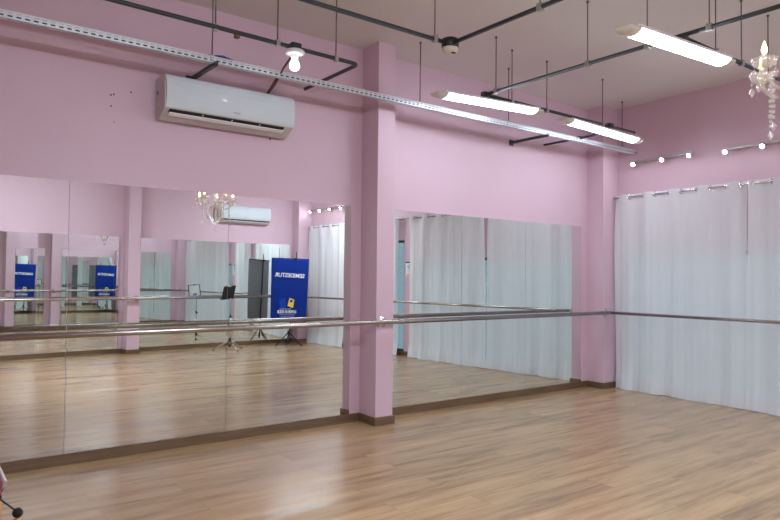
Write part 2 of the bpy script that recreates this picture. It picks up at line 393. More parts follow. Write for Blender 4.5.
# ================================================================== CURTAINS
ZR = 2.085; XR = -.08
def curtain(ya, yb_, y_ring, label, amp=.033, seed=0, flare=0.0):
    """ya > yb_ (both negative), in the frame of the curtain wall"""
    rnd = random.Random(seed); root = thing('sheer_curtain', label, 'curtain', (XB, 0, 0), ROT_B, 'white sheer curtains along the window wall')
    ph = [rnd.uniform(0, 6.28) for _ in range(6)]; zt = 2.115
    def xo(y, z):
        s = z / zt; k = max(0, (s - .80) / .20)
        a = amp * (.30 + .70 * k ** 1.5)
        v = -a * math.sin(2 * PI * (y - y_ring) / .30)
        e = 1 - k
        v += e * (.010 * math.sin(2 * PI * y / .47 + ph[0] + .5 * s) + .006 * math.sin(2 * PI * y / .19 + ph[1] + .8 * math.sin(3 * s + ph[2])) + .003 * math.sin(2 * PI * y / .075 + ph[3]))
        if s < .1: v += (.1 - s) * -.22 * (1 + .5 * math.sin(2 * PI * y / .33 + ph[4]))
        return XR + v - (.018 * e if flare else 0)
    def sheet(z0, z1, nz, dx, wob):
        bm = NB(); ny = max(8, int((ya - yb_) / .0125)); g = []
        for j in range(nz + 1):
            t = j / nz; row = []
            for i in range(ny + 1):
                u = i / ny; y = ya + (yb_ - ya) * u
                lo = z0 + (wob * (.5 + .5 * math.sin(y * 9 + ph[5])) if wob else 0)
                z = lo + (z1 - lo) * t; s = z / zt
                yy = y + (.012 * math.sin(4 * s + ph[2]) if i in (0,) else 0) - (.02 * math.sin(2.2 * s + ph[1]) * (1 - u) * (.15 if u < .95 else 0)) + flare * max(0, 1 - s * 1.05) * (1 - u) ** 6
                row.append(bm.verts.new((xo(y, z) + dx, yy, z)))
            g.append(row)
        for a, b in zip(g, g[1:]):
            for i in range(ny): bm.faces.new((a[i], a[i + 1], b[i + 1], b[i])).smooth = True
        return bm
    obj('drape', sheet(.002, zt, 48, 0, .003), SHEER, root)
    obj('hem', sheet(.002, .16, 8, -.004, .003), HEM, root)
    y = y_ring
    while y > yb_ + .01:
        for yy, sg in ((y, 1), (y - .15, -1)):
            if yb_ + .01 < yy < ya - .005:
                bm = NB(); torus(bm, (XR, yy, ZR), .024, .0055, (.75 * sg, 1, 0), 18, 6); obj('eyelet', bm, CHROME, root)
        y -= .30
    return root
curtain(-.245, -1.672, -.43, 'white sheer curtain hanging next to the corner pillar', seed=1)
curtain(-1.690, -3.185, -1.745, 'white sheer curtain at the right edge of the photo', seed=2, flare=.012)
curtain(-3.465, -4.850, -3.62, 'white sheer curtain past the poster, seen as a strip in the mirror beside the pillar', seed=3)
curtain(-4.870, -5.960, -5.04, 'white sheer curtain in the far corner beside the blue banner, seen in the mirror', seed=4)
def rod(ya, yb_, label):
    root = thing('curtain_rod', label, 'curtain rod', (XB, 0, 0), ROT_B)
    bm = NB(); tube(bm, [(XR, ya, ZR), (XR, yb_, ZR)], .0095, 12); obj('pole', bm, CHROME, root)
    for y in (ya, yb_):
        s = 1 if y == ya else -1
        bm = NB(); lathe(bm, [(.010, 0), (.017, .004), (.017, .016), (.011, .022)], (XR, y, ZR), (0, s, 0), 12); obj('finial', bm, CHROME, root)
    for y in (ya - .03, (ya + yb_) / 2, yb_ + .05):
        bm = NB(); lathe(bm, [(.022, .0006), (.022, .006), (.008, .010)], (0, y, ZR), (-1, 0, 0), 12); tube(bm, [(-.006, y, ZR), (XR + .008, y, ZR)], .007, 8); obj('bracket', bm, CHROME, root)
    return root
rod(-.236, -3.50, 'steel rod holding the two curtains beside the corner pillar')
rod(-3.55, -5.95, 'steel rod holding the curtains near the blue banner, seen in the mirror')

# wall poster on the strip between the curtains
ps = thing('wall_poster', 'small printed notice on the pink strip between curtains, seen in the mirror', 'poster', (XB, 0, 0), ROT_B)
bm = NB(); box(bm, -.004, -.0006, -3.375, -3.195, 1.215, 1.435); obj('sheet', bm, PAPER, ps)
bm = NB(); box(bm, -.0055, -.004, -3.375, -3.260, 1.412, 1.435); box(bm, -.0055, -.004, -3.24, -3.215, 1.42, 1.432); obj('heading_band', bm, GREENI, ps)
bm = NB(); box(bm, -.0055, -.004, -3.355, -3.285, 1.222, 1.245); obj('orange_emblem', bm, ORANGEI, ps)
bm = NB()
for k, (w, h, dz) in enumerate([(.05, .012, 1.39), (.11, .016, 1.368), (.10, .013, 1.350), (.05, .012, 1.330), (.07, .010, 1.312), (.08, .006, 1.292), (.06, .006, 1.280), (.09, .005, 1.262)]):
    x = -3.285 - w / 2
    while x < -3.285 + w / 2 - .006:
        l = random.uniform(.005, .012); box(bm, -.0052, -.004, x, x + l, dz - h / 2, dz + h / 2); x += l + .004
obj('print_lines', bm, BLUEI, ps)

# ================================================================== AIR CONDITIONERS
def air_con(label, loc, rotz, W=.955):
    o = thing('air_conditioner', label, 'air conditioner', loc, rotz, 'split air conditioners on the pink walls'); h = W / 2
    # local: x along the wall, -y into the room, z up from the unit's underside
    body = [(-.0005, .015), (-.0005, .285), (-.150, .285), (-.172, .280), (-.185, .262), (-.190, .06), (-.183, .055), (-.075, .003), (-.04, 0)]
    bm = NB(); fs = extrude_profile(bm, body, -h, h); obj('body', bm, ACB, o)
    front = [(-.150, .287), (-.174, .284), (-.192, .270), (-.203, .245), (-.210, .205), (-.2115, .16), (-.209, .115), (-.203, .085), (-.193, .062), (-.186, .062), (-.188, .268), (-.172, .281)]
    bm = NB(); extrude_profile(bm, front, -h + .006, h - .002)
    fp = obj('front_panel', bm, ACW, o)
    bm = NB(); d = Vector((0, .108, -.052)).normalized()
    a = [(-.1835, .0545), (-.1835 + d.y * .035, .0545 + d.z * .035), (-.1835 + d.y * .035 + .004, .0545 + d.z * .035 + .009), (-.1795, .0635)]
    extrude_profile(bm, [(y - .0025, z - .005) for y, z in a], -h + .035, h - .075); obj('vent_slot', bm, DARK, o)
    lv = [(-.168, .036), (-.140, .0225), (-.138, .027), (-.166, .041)]
    bm = NB(); extrude_profile(bm, [(y - .008, z - .006) for y, z in lv], -h + .035, h - .075); obj('louver', bm, WHITEP, o)
    for k in range(3):
        x = -h + .035 + (W - .11) * (.27, .52, .77)[k]
        bm = NB(); box(bm, x - .003, x + .003, -.184, -.170, .040, .052); obj('louver_clip', bm, WHITEP, o)
    bm = NB(); box(bm, -.005, .045, -.2112, -.2085, .088, .098); obj('maker_badge', bm, BADGE, fp)
    bm = NB(); box(bm, -h - .0012, -h + .0005, -.052, -.032, .17, .195); obj('blue_sticker', bm, BLUE2, o)
    bm = NB(); box(bm, -h - .0012, -h + .0005, -.056, -.036, .135, .155); obj('yellow_sticker', bm, YELLOW, o)
    bm = NB(); box(bm, -h - .0012, -h + .0005, -.07, -.055, .09, .12); obj('white_sticker', bm, WHITEP, o)
    return o
ac = air_con('white split air conditioner on the pink wall above the left mirrors', (-4.312, 0, 2.228), 0)
xc_ = -1.36
dup(ac, (xc_, cy(xc_), 2.10), ROT_C + PI, 'white air conditioner on the facing wall, seen in the mirror behind the chandelier', 'split air conditioners on the pink walls')

# ================================================================== CEILING SERVICES
ZCO = 2.66; RC = .0135
def run(root, pts, r=RC, name='pipe', m=CONDUIT):
    bm = NB(); q = []
    P = [Vector(p) for p in pts]
    for i, p in enumerate(P):
        if 0 < i < len(P) - 1:
            a = (P[i - 1] - p).normalized(); b = (P[i + 1] - p).normalized(); c = .05
            for t in (0, .25, .5, .75, 1): q.append(p + a * c * (1 - t) ** 2 + b * c * t ** 2)
        else: q.append(p)
    tube(bm, [at(root, *p) for p in q], r, 12); return obj(name, bm, m, root)
def hanger(root, x, y, z=ZCO, clamp=True, r=.0042, lean=0):
    bm = NB(); tube(bm, [at(root, x, y, z + .010), at(root, x + lean, y, ZC - .0005)], r, 6); tube(bm, [at(root, x + lean, y, ZC - .012), at(root, x + lean, y, ZC - .0006)], .010, 8)
    w = obj('hanger_wire', bm, WIRE, root)
    if clamp:
        bm = NB(); p = at(root, x, y, z); box(bm, p.x - .014, p.x + .014, p.y - .018, p.y + .018, p.z - .020, p.z + .022, .004); obj('clamp', bm, CLAMP, w)
def elbow_box(root, x, y, z=ZCO, s=.03):
    bm = NB(); p = at(root, x, y, z); box(bm, p.x - s, p.x + s, p.y - s, p.y + s, p.z - .022, p.z + .022, .008); return obj('junction_box', bm, CONDUIT, root)

# run above the left mirrors, turning back into the wall
c1 = thing('electrical_conduit', 'dark conduit above the left mirrors, turning back to the wall before the pillar', 'conduit', (-4.5, -.78, ZC))
run(c1, [(-8.3, -.86, ZCO), (-5.24, -.80, ZCO), (-3.645, -.755, ZCO), (-3.632, -.001, ZCO)])
for x, y in ((-4.69, -.772), (-4.278, -.772), (-3.833, -.762), (-5.8, -.81), (-7.2, -.84)): hanger(c1, x, y)
bm = NB(); p = at(c1, -4.551, -.768, ZCO - .012); box(bm, p.x - .016, p.x + .016, p.y - .016, p.y + .016, p.z - .018, p.z + .012, .004); obj('tag_clip', bm, mat('brown_clip', (.16, .10, .05), .6), c1)
# bulb fitting under that run
bf = thing('bulb_fitting', 'round white ceiling rose with a lit bulb above the air conditioner', 'lamp', (-4.150, -.765, ZCO))
bm = NB(); box(bm, -.034, .034, -.034, .034, -.016, .028, .006); obj('junction_box', bm, CONDUIT, bf)
bm = NB(); lathe(bm, [(.058, -.017), (.066, -.026), (.064, -.037), (.045, -.046), (.026, -.050), (.024, -.066), (.019, -.068)], (0, 0, 0), (0, 0, 1), 28); obj('rose', bm, WHITEP, bf, True)
bm = NB(); lathe(bm, [(.014, -.064), (.018, -.078), (.027, -.094), (.033, -.112), (.0325, -.126), (.024, -.141), (.010, -.148), (.001, -.149)], (0, 0, 0), (0, 0, 1), 20); obj('bulb', bm, BULB, bf, True)
# power cable from the conduit to the air conditioner
cb = thing('power_cable', 'brown cable dropping from the bulb fitting to the air conditioner', 'cable', (-4.14, -.74, ZCO))
bm = NB(); tube(bm, [at(cb, *p) for p in ((-4.13, -.735, 2.655), (-4.10, -.52, 2.60), (-4.05, -.30, 2.545), (-4.02, -.12, 2.525), (-4.012, -.105, 2.514))], .007, 8); obj('cord', bm, mat('brown_cord', (.10, .035, .03), .6), cb)
bm = NB(); tube(bm, [at(cb, *p) for p in ((-4.075, -.38, 2.565), (-4.015, -.12, 2.528))], .011, 8); obj('sleeve', bm, mat('red_brown_sleeve', (.13, .04, .035), .6), cb)
# sensor run
c2 = thing('electrical_conduit', 'black conduit with a right-angle turn at the ceiling sensor', 'conduit', (-3.42, -1.45, ZC))
run(c2, [(-8.3, -1.45, ZCO), (-3.44, -1.45, ZCO)]); run(c2, [(-3.42, -1.47, ZCO), (-3.42, -5.6, ZCO)])
hanger(c2, -3.551, -1.452); hanger(c2, -3.42, -2.17); hanger(c2, -4.9, -1.45); hanger(c2, -3.42, -4.2); hanger(c2, -6.6, -1.45)
ss = thing('motion_sensor', 'round cream sensor on a black box at the bend of the ceiling conduit', 'sensor', (-3.42, -1.45, ZCO))
bm = NB(); lathe(bm, [(.040, .034), (.052, .028), (.054, -.022), (.050, -.026)], (0, 0, 0), (0, 0, 1), 24); obj('box', bm, BLACKP, ss)
bm = NB(); lathe(bm, [(.050, -.027), (.052, -.036), (.047, -.050), (.030, -.062), (.012, -.065)], (0, 0, 0), (0, 0, 1), 24); cv = obj('cover', bm, CREAM, ss, True)
bm = NB(); box(bm, -.012, .004, -.034, -.018, -.067, -.058, .003); box(bm, .006, .018, -.034, -.020, -.067, -.058, .003); obj('eye', bm, BLACKP, cv)
# lamp run
c3 = thing('electrical_conduit', 'dark conduit carrying the two luminaires in front of the mirrors', 'conduit', (-2.43, -.78, ZC))
run(c3, [(-2.43, -5.6, ZCO), (-2.43, -.80, ZCO)]); run(c3, [(-2.41, -.785, ZCO), (-.30, -.775, ZCO)])
elbow_box(c3, -2.43, -.785, ZCO, .026)
for x, y in ((-2.43, -.905), (-2.43, -1.76), (-2.43, -2.205), (-2.43, -2.60), (-2.11, -.783), (-1.66, -.781), (-.84, -.778), (-2.43, -4.2)): hanger(c3, x, y)
elbow_box(c3, -.73, -.777, ZCO + .004, .032)
c4 = thing('electrical_conduit', 'dark conduit carrying the luminaire nearest the chandelier', 'conduit', (-2.0, -2.42, ZC))
run(c4, [(-2.405, -2.42, ZCO), (.14, -2.42, ZCO)]); elbow_box(c4, -2.395, -2.42, ZCO, .026)
for x in (-1.99, -1.636, -1.227, -.4): hanger(c4, x, -2.42)
# branch from the lamp run back to the wall, under the tray
c5 = thing('electrical_conduit', 'short dark conduit stub reaching the wall under the tray, nearer the corner', 'conduit', (-.74, -.4, 2.605))
run(c5, [(-.745, -.001, 2.598), (-.74, -.60, 2.598), (-.735, -.775, 2.64)], .012)
bm = NB(); p = at(c5, -.738, -.43, 2.598); box(bm, p.x - .02, p.x + .02, p.y - .03, p.y + .03, p.z - .018, p.z + .018, .004); obj('coupling', bm, CONDUIT, c5)
for x, l in ((-1.255, 'dark bar from the wall to the cable tray, between the two luminaires'), (-4.556, 'dark bar from the wall to the cable tray, above the air conditioner')):
    br = thing('tray_bracket', l, 'bracket', (x, -.2, 2.56)); bm = NB()
    a = at(br, x, -.0006, 2.552); b = at(br, x, -.47, 2.552); box(bm, -.013, .013, b.y, a.y, a.z - .013, a.z + .012, .002); obj('arm', bm, CONDUIT, br)
    bm = NB(); box(bm, -.03, .03, a.y - .004, a.y, a.z - .03, a.z + .03); obj('wall_plate', bm, CONDUIT, br)
# perforated cable tray
TY, TZ = -.44, 2.557; TW = .038
ct = thing('cable_tray', 'long galvanised perforated channel hanging in front of the pink wall', 'cable tray', (-2.8, TY, ZC))
bm = NB(); PITCH = .042; x0, x1 = -8.30, .262; n = int((x1 - x0) / PITCH)
def strip(fn):
    """fn(x, t): point at run x, height t 0..1 ; a row of slots at t .36-.64"""
    cache = {}
    def V(x, t):
        k = (round(x, 5), t)
        if k not in cache: cache[k] = bm.verts.new(fn(x, t))
        return cache[k]
    for i in range(n):
        xa = x0 + i * PITCH; xs = [xa, xa + .009, xa + .033, xa + PITCH]
        for a, b in ((0, 1), (1, 2), (2, 3)):
            for ta, tb in ((0, .20), (.20, .42), (.42, .60), (.60, .80), (.80, 1)):
                if a == 1 and ta in (.20, .60): continue
                bm.faces.new((V(xs[a], ta), V(xs[b], ta), V(xs[b], tb), V(xs[a], tb)))
strip(lambda x, t: at(ct, x, TY - TW / 2, TZ + .041 * t)); strip(lambda x, t: at(ct, x, TY - TW / 2 + TW * t, TZ)); strip(lambda x, t: at(ct, x, TY + TW / 2, TZ + .041 * t))
ch = obj('channel', bm, GALV, ct); sm = ch.modifiers.new('thickness', 'SOLIDIFY'); sm.thickness = .0016; sm.offset = 0
bm = NB(); box(bm, at(ct, x0, 0, 0).x, at(ct, x1, 0, 0).x, -.0145, .0145, at(ct, 0, 0, TZ + .003).z, at(ct, 0, 0, TZ + .019).z); obj('slot_shade_strip', bm, DARK, ct)  # dark strip laid in the channel so the lower slots look shaded
for x in (-4.574, -2.82, -1.775, -.001, -6.3): hanger(ct, x, TY, TZ + .03)
bm = NB(); a = [at(ct, *p) for p in ((-4.60, TY, 2.600), (-4.50, TY - .005, 2.613), (-4.42, TY + .004, 2.60))]; tube(bm, a, .008, 8); obj('blue_cable', bm, mat('blue_cable', (.02, .05, .22), .5), ct)

# ---- fluorescent luminaires
def luminaire(label, loc, rotz=0):
    o = thing('fluorescent_luminaire', label, 'luminaire', loc, rotz, 'hanging fluorescent luminaires'); L = 1.215; h = L / 2; w = .062; cap = .085
    # z = 0 is the top of the fitting
    bm = NB(); box(bm, -h + cap - .02, h - cap + .02, -w, w, -.018, 0, .003); obj('housing', bm, WHITEP, o)
    def section(k, dz=0, dep=.036): # arch profile, k scales it
        return [(w * k * math.cos(t), -.014 - dep * k * math.sin(t) + dz) for t in [PI * i / 14 for i in range(15)]]
    def loft(secs):
        bm = NB(); rings = [[bm.verts.new((x, y, z)) for y, z in s] for x, s in secs]
        for a, b in zip(rings, rings[1:]):
            for i in range(len(a) - 1): bm.faces.new((a[i], a[i + 1], b[i + 1], b[i])).smooth = True
            bm.faces.new((a[-1], a[0], b[0], b[-1]))
        bm.faces.new(rings[0][::-1]); bm.faces.new(rings[-1]); bmesh.ops.recalc_face_normals(bm, faces=bm.faces); return bm
    obj('lens', loft([(-h + cap, section(.97)), (h - cap, section(.97))]), LENS, o)
    for s in (-1, 1):
        bm = loft([(s * (h - cap - .012), section(1.02)), (s * (h - cap * .55), section(1.0)), (s * (h - cap * .18), section(.90, .0)), (s * h, section(.72, .0, .016))])
        obj('end_cap', bm, CREAM, o)
    bm = NB(); box(bm, -.05, .05, -.03, .03, 0, .014, .004); obj('mounting_block', bm, CONDUIT, o)
    return o
ZL = 2.630
lum = luminaire('fluorescent luminaire in front of the pillar, left of the two along the mirrors', (-2.375, -.795, ZL - .012)); lum.rotation_euler.y = -.045
dup(lum, (-.840, -.785, ZL - .014), 0, 'fluorescent luminaire over the corner, right of the two along the mirrors').rotation_euler.y = .028
dup(lum, (-2.435, -2.425, ZL - .020), 0, 'largest-looking fluorescent luminaire, beside the chandelier').rotation_euler.y = -.045
for i, (x, y, l) in enumerate([(-4.7, -3.1, 'added fill luminaire out of frame above the towel stand'),
                (-1.0, -4.5, 'added fill luminaire out of frame over the music stand'), (-4.9, -4.1, 'added fill luminaire out of frame behind the camera')]):
    k = dup(lum, (x, y, ZL), 0, l)  # unseen copies added to brighten the room from outside the view
    if True:
        ln = [c for c in k.children if c.name.startswith('lens')][0]; ln.data = ln.data.copy(); ln.data.materials[0] = LENS_FILL
    for s in (-.45, .45):
        bm = NB(); tube(bm, [(s, 0, -.001), (s, 0, ZC - ZL - .0005)], .0042, 6); obj('hanger_wire', bm, WIRE, k)

# ---- LED spot rails on the curtain wall
def spot_rail(y0, ys, z, label):
    o = thing('spot_rail', label, 'spotlights', (XB, 0, 0), ROT_B, 'spot rails above the curtains'); x = -.055
    ya, yz = ys[0] + .02, ys[-1] - .02
    bm = NB(); box(bm, x - .010, x + .010, yz, ya, z - .007, z + .013, .002); obj('rail', bm, CLAMP, o)
    for y in (ya - .10, yz + .10):
        bm = NB(); box(bm, x + .008, -.0005, y - .012, y + .012, z - .008, z + .010); obj('wall_arm', bm, CLAMP, o)
    for y in ys:
        bm = NB(); d = Vector((-.75, .0, -.45)).normalized(); c = Vector((x - .012, y, z - .004))
        lathe(bm, [(.009, 0), (.015, .012), (.020, .034), (.0215, .046), (.020, .048)], c, d, 18); sp = obj('spot_head', bm, CHROME, o)
        bm = NB(); lathe(bm, [(.0185, .045), (.018, .052), (.010, .057), (.002, .058)], c, d, 18); obj('led', bm, SPOTLED, sp, True)
    return o
spot_rail(0, [-.485, -.825, -1.123], 2.457, 'rail of three lit spots above the curtain beside the corner pillar')
spot_rail(0, [-1.488, -1.831, -2.15], 2.437, 'rail of lit spots running off the right edge of the photo')
spot_rail(0, [-4.959, -5.286, -5.596, -5.905], 2.40, 'rail of four lit spots near the far corner, seen in the mirror')

# ================================================================== CHANDELIER
chx, chy, chz = -2.985, -3.315, 2.122
cd = thing('chandelier', 'crystal candle chandelier at the right edge, hanging in front of the luminaire', 'chandelier', (chx, chy, ZC))
Z = chz - ZC                                                       # dish level below the ceiling
bm = NB(); lathe(bm, [(.02, -.045), (.05, -.03), (.058, -.0006)], (0, 0, 0), (0, 0, 1), 20); obj('ceiling_rose', bm, CHROME, cd, True)
bm = NB(); nz = int((-.045 - (Z + .20)) / .028)
for i in range(nz + 1):
    torus(bm, (0, 0, -.05 - i * .028), .012, .0026, (1, 0, 0) if i % 2 else (0, 1, 0), 10, 5)
obj('chain', bm, CHROME, cd)
bm = NB(); lathe(bm, [(.006, .21), (.010, .19), (.024, .165), (.012, .14), (.016, .10), (.032, .07), (.018, .04), (.012, .0), (.03, -.03), (.05, -.05), (.03, -.075), (.010, -.09)], (0, 0, Z), (0, 0, 1), 20); obj('glass_column', bm, CRYSTAL, cd, True)
bm = NB(); lathe(bm, [(.012, -.072), (.040, -.066), (.044, -.060), (.044, -.052), (.012, -.048)], (0, 0, Z), (0, 0, 1), 20); obj('hub', bm, CHROME, cd, True)
NA = 5; RA = .212; A0 = math.radians(7.6)
for k in range(NA):
    a = A0 + 2 * PI * k / NA; e = Vector((math.cos(a), math.sin(a), 0))
    prof = [(.035, -.055), (.07, -.085), (.115, -.098), (.16, -.085), (.195, -.05), (RA, -.008)]
    bm = NB(); tube(bm, [e * r + Vector((0, 0, Z + z)) for r, z in prof], .0085, 10); arm = obj('arm', bm, CRYSTAL, cd, True)
    c = e * RA + Vector((0, 0, Z))
    bm = NB(); n = 20; rows = []
    for r, z, sc in ((.010, -.014, 0), (.028, -.006, .0), (.044, .010, .0015), (.052, .034, .004), (.048, .034, .004), (.039, .012, .0015), (.010, -.004, 0)):
        rows.append([bm.verts.new(c + Vector(((r + sc * math.cos(10 * t)) * math.cos(t), (r + sc * math.cos(10 * t)) * math.sin(t), z + sc * .8 * math.cos(10 * t)))) for t in [2 * PI * j / 40 for j in range(40)]])
    for p, q in zip(rows, rows[1:]):
        for j in range(40): bm.faces.new((p[j], p[(j + 1) % 40], q[(j + 1) % 40], q[j])).smooth = True
    obj('bobeche', bm, CRYSTAL, arm)
    bm = NB(); lathe(bm, [(.010, -.006), (.0105, .055), (.008, .057)], c, (0, 0, 1), 14); obj('candle_sleeve', bm, CREAM, arm, True)
    bm = NB(); lathe(bm, [(.007, .056), (.0105, .064), (.0118, .074), (.010, .086), (.006, .098), (.0025, .108), (.0008, .113)], c, (0, 0, 1), 14); obj('candle_bulb', bm, FLAME, arm, True)
    for j in range(3):
        t = a + (j - 1) * 1.9; q = c + Vector((math.cos(t), math.sin(t), 0)) * .049 + Vector((0, 0, .028))
        bm = NB(); tube(bm, [q, q - Vector((0, 0, .05))], .0012, 5); ball(bm, q - Vector((0, 0, .030)), .007, seg=8); lathe(bm, [(.001, 0), (.013, -.018), (.014, -.026), (.001, -.046)], q - Vector((0, 0, .045)), (0, 0, 1), 8)
        obj('crystal_drop', bm, CRYSTAL, arm)
    # bead strand under the arm
    bm = NB(); q = e * (RA * .80) + Vector((0, 0, Z - .03))
    for j in range(9): ball(bm, q - Vector((0, 0, .024 * j)), .0085 if j % 3 else .0115, seg=8)
    lathe(bm, [(.001, 0), (.012, -.016), (.012, -.024), (.001, -.042)], q - Vector((0, 0, .214)), (0, 0, 1), 8); obj('bead_strand', bm, CRYSTAL, arm)
for k in range(10):                                                # basket of strands below the hub
    a = 2 * PI * k / 10; bm = NB()
    for j in range(15):
        t = j / 14; r = .045 + .055 * math.sin(PI * min(1, t * 1.05)) * (1 - .35 * t) - .02 * t; z = Z - .07 - .22 * t
        ball(bm, (r * math.cos(a), r * math.sin(a), z), .0085 if j % 3 else .011, seg=8)
    obj('basket_strand', bm, CRYSTAL, cd)
bm = NB(); tube(bm, [(0, 0, Z - .085), (0, 0, Z - .335)], .002, 6); ball(bm, (0, 0, Z - .355), .024, seg=14); obj('crystal_ball', bm, CRYSTAL, cd, True)

# ================================================================== BANNER STAND
bs = thing('banner_stand', 'blue printed banner on a black tripod stand by the far curtain, seen in mirror', 'banner', (-.735, -5.515, 0))
foot = Vector((-.735, -5.515, 0)); top = Vector((-.640, -5.445, 1.612))
def tripod(root, c, feet, z_hub, z_top, r=.009, m=BLACKP):
    """three legs meeting the pole at z_top, braced at z_hub"""
    c = Vector(c)
    for f in feet:
        bm = NB(); f = Vector(f); j = Vector((c.x, c.y, z_top)); d = (f - j).normalized(); tube(bm, [at(root, *(j + Vector((d.x, d.y, 0)) * .018)), at(root, *(f + Vector((0, 0, .010))))], r, 8)
        g = obj('leg', bm, m, root)
        bm = NB(); ball(bm, at(root, *(f + Vector((0, 0, .0125)))), .0125, seg=8); obj('rubber_foot', bm, BLACKP, g)
        bm = NB(); mid = f.lerp(j, .45); tube(bm, [at(root, c.x, c.y, z_hub), at(root, *mid)], r * .55, 6); obj('brace', bm, m, g)
    bm = NB(); lathe(bm, [(.022, -.02), (.024, 0), (.022, .03), (.014, .035)], at(root, c.x, c.y, z_top), (0, 0, 1), 14); obj('collar', bm, BLACKP, root, True)
    bm = NB(); lathe(bm, [(.016, -.012), (.018, .012), (.012, .016)], at(root, c.x, c.y, z_hub), (0, 0, 1), 12); obj('slider', bm, BLACKP, root, True)
tripod(bs, foot, [(-.94, -5.585, 0), (-.565, -5.365, 0), (-.66, -5.73, 0)], .10, .235)
bm = NB(); tube(bm, [at(bs, foot.x, foot.y, .05), at(bs, *foot.lerp(top, .5)), at(bs, *top)], [.0125, .0115, .0085], 10); obj('pole', bm, BLACKP, bs)
def P(t): return foot.lerp(top, t)
bm = NB(); k = at(bs, *P(.925)); box(bm, k.x - .05, k.x + .05, k.y - .02, k.y + .03, k.z - .010, k.z + .014, .004); obj('top_clamp', bm, BLACKP, bs)
BG = math.radians(32); BO = Vector((-.64, -5.43, 0)); BU = Vector((math.cos(BG), math.sin(BG), 0)); BN = Vector((-math.sin(BG), math.cos(BG), 0))
def bp(u, z, off=0.0): p = BO + BU * u + BN * off; return at(bs, p.x, p.y, z)    # u along the banner, off towards the mirror wall
bm = NB(); tube(bm, [bp(-.432, 1.506, -.008), bp(.208, 1.488, -.008)], .009, 8); obj('cross_rod', bm, BLACKP, bs)
# cloth with a gentle ripple; front (towards the mirror) blue, back grey
bm = NB(); nx, nz = 28, 40; fr, bk = [], []
for side, st in ((0, fr), (1, bk)):
    for j in range(nz + 1):
        t = j / nz; row = []
        for i in range(nx + 1):
            q = i / nx; ul = -.430 - .006 * t; ur = .206 - .036 * t; u = ul + (ur - ul) * q; z = 1.507 - .019 * q - t * 1.085
            o = .014 + .010 * math.sin(q * 7 + 2 * t) * t + .006 * math.sin(3 * t + 9 * q) - (.004 if side else 0)
            row.append(bm.verts.new(bp(u, z, o)))
        st.append(row)
for st, mi in ((fr, 0), (bk, 1)):
    for a, b in zip(st, st[1:]):
        for i in range(nx):
            f = bm.faces.new((a[i], a[i + 1], b[i + 1], b[i])); f.material_index = mi; f.smooth = True
for i in range(nx):
    for j in (0, nz): bm.faces.new((fr[j][i], fr[j][i + 1], bk[j][i + 1], bk[j][i])).material_index = 1
for j in range(nz):
    for i in (0, nx): bm.faces.new((fr[j][i], fr[j + 1][i], bk[j + 1][i], bk[j][i])).material_index = 1
bmesh.ops.recalc_face_normals(bm, faces=bm.faces)
cl = obj('banner_cloth', bm, [BLUE, GREYF], bs)
def on_banner(bm_, u, z, rot=0, off=.033):
    """flat mesh in x-y turned to face the mirror wall (reads from that side)"""
    o = bp(u, z, off)
    mtx = Matrix.Translation(o) @ Matrix(((-BU.x, 0, BN.x, 0), (-BU.y, 0, BN.y, 0), (0, 1, 0, 0), (0, 0, 0, 1))) @ Matrix.Rotation(rot, 4, 'Z')
    bmesh.ops.transform(bm_, matrix=mtx, verts=bm_.verts); return bm_
def rect(pts):
    b = NB(); prism(b, pts, -.0004, .0004); return b
t_ = text_bm('SEMIDESTUR', .105); xs = [v.co.x for v in t_.verts]; wd = max(xs) - min(xs)
bmesh.ops.scale(t_, vec=(.50 / wd, .92, 1), verts=t_.verts)
obj('title_lettering', on_banner(t_, -.117, 1.18, .05), WHITEI, cl)
def q4(pts): # world x,z corners -> local
    cx = sum(p[0] for p in pts) / 4; cz = sum(p[1] for p in pts) / 4
    return on_banner(rect([(-(x - cx), z - cz) for x, z in pts]), cx, cz)
obj('yellow_tile', q4([(-.115, .829), (-.034, .798), (-.055, .656), (-.149, .693)]), YELLOW, cl)
b_ = NB(); bmesh.ops.create_circle(b_, cap_ends=True, segments=16, radius=.024); bmesh.ops.transform(b_, matrix=Matrix.Translation((0, 0, .0008)), verts=b_.verts)
obj('dark_dot', on_banner(b_, -.086, .774), BLUE, cl)
obj('blue_tile', q4([(-.290, .80), (-.185, .838), (-.165, .66), (-.275, .645)]), BLUE2, cl)
def glyph_row(x0, x1, z, h, gap, seed):
    """small unreadable print, a row of strokes"""
    r = random.Random(seed); b = NB(); x = x0
    while x < x1 - .01:
        w = r.uniform(.5, .85) * h; k = r.randrange(4); s = h * .22; X = -(x - (x0 + x1) / 2)
        def bar(ax, ay, bx_, by_): prismv(b, [(X - ax, ay), (X - bx_, ay), (X - bx_, by_), (X - ax, by_)])
        bar(0, -h / 2, s, h / 2)
        if k != 1: bar(s, h / 2 - s, w, h / 2)
        if k in (0, 2): bar(s, -h / 2, w, -h / 2 + s)
        if k in (1, 3, 0): bar(w - s, -h / 2, w, h / 2)
        if k in (2, 3): bar(s, -s / 2, w * .8, s / 2)
        x += w + gap
    return on_banner(b, (x0 + x1) / 2, z)
def prismv(b, pts):
    lo = [b.verts.new((p[0], p[1], -.0004)) for p in pts]; hi = [b.verts.new((p[0], p[1], .0004)) for p in pts]
    b.faces.new(hi); b.faces.new(lo[::-1])
    for i in range(4): b.faces.new((lo[i], lo[(i + 1) % 4], hi[(i + 1) % 4], hi[i]))
obj('small_print', glyph_row(-.28, -.07, .640, .026, .012, 3), GREYI, cl)
obj('logo_lettering', glyph_row(-.315, .015, .592, .050, .010, 5), WHITEI, cl)
obj('small_print', glyph_row(-.28, -.02, .542, .018, .008, 8), GREYI, cl)
obj('small_print', glyph_row(-.26, -.04, .512, .014, .006, 9), GREYI, cl)

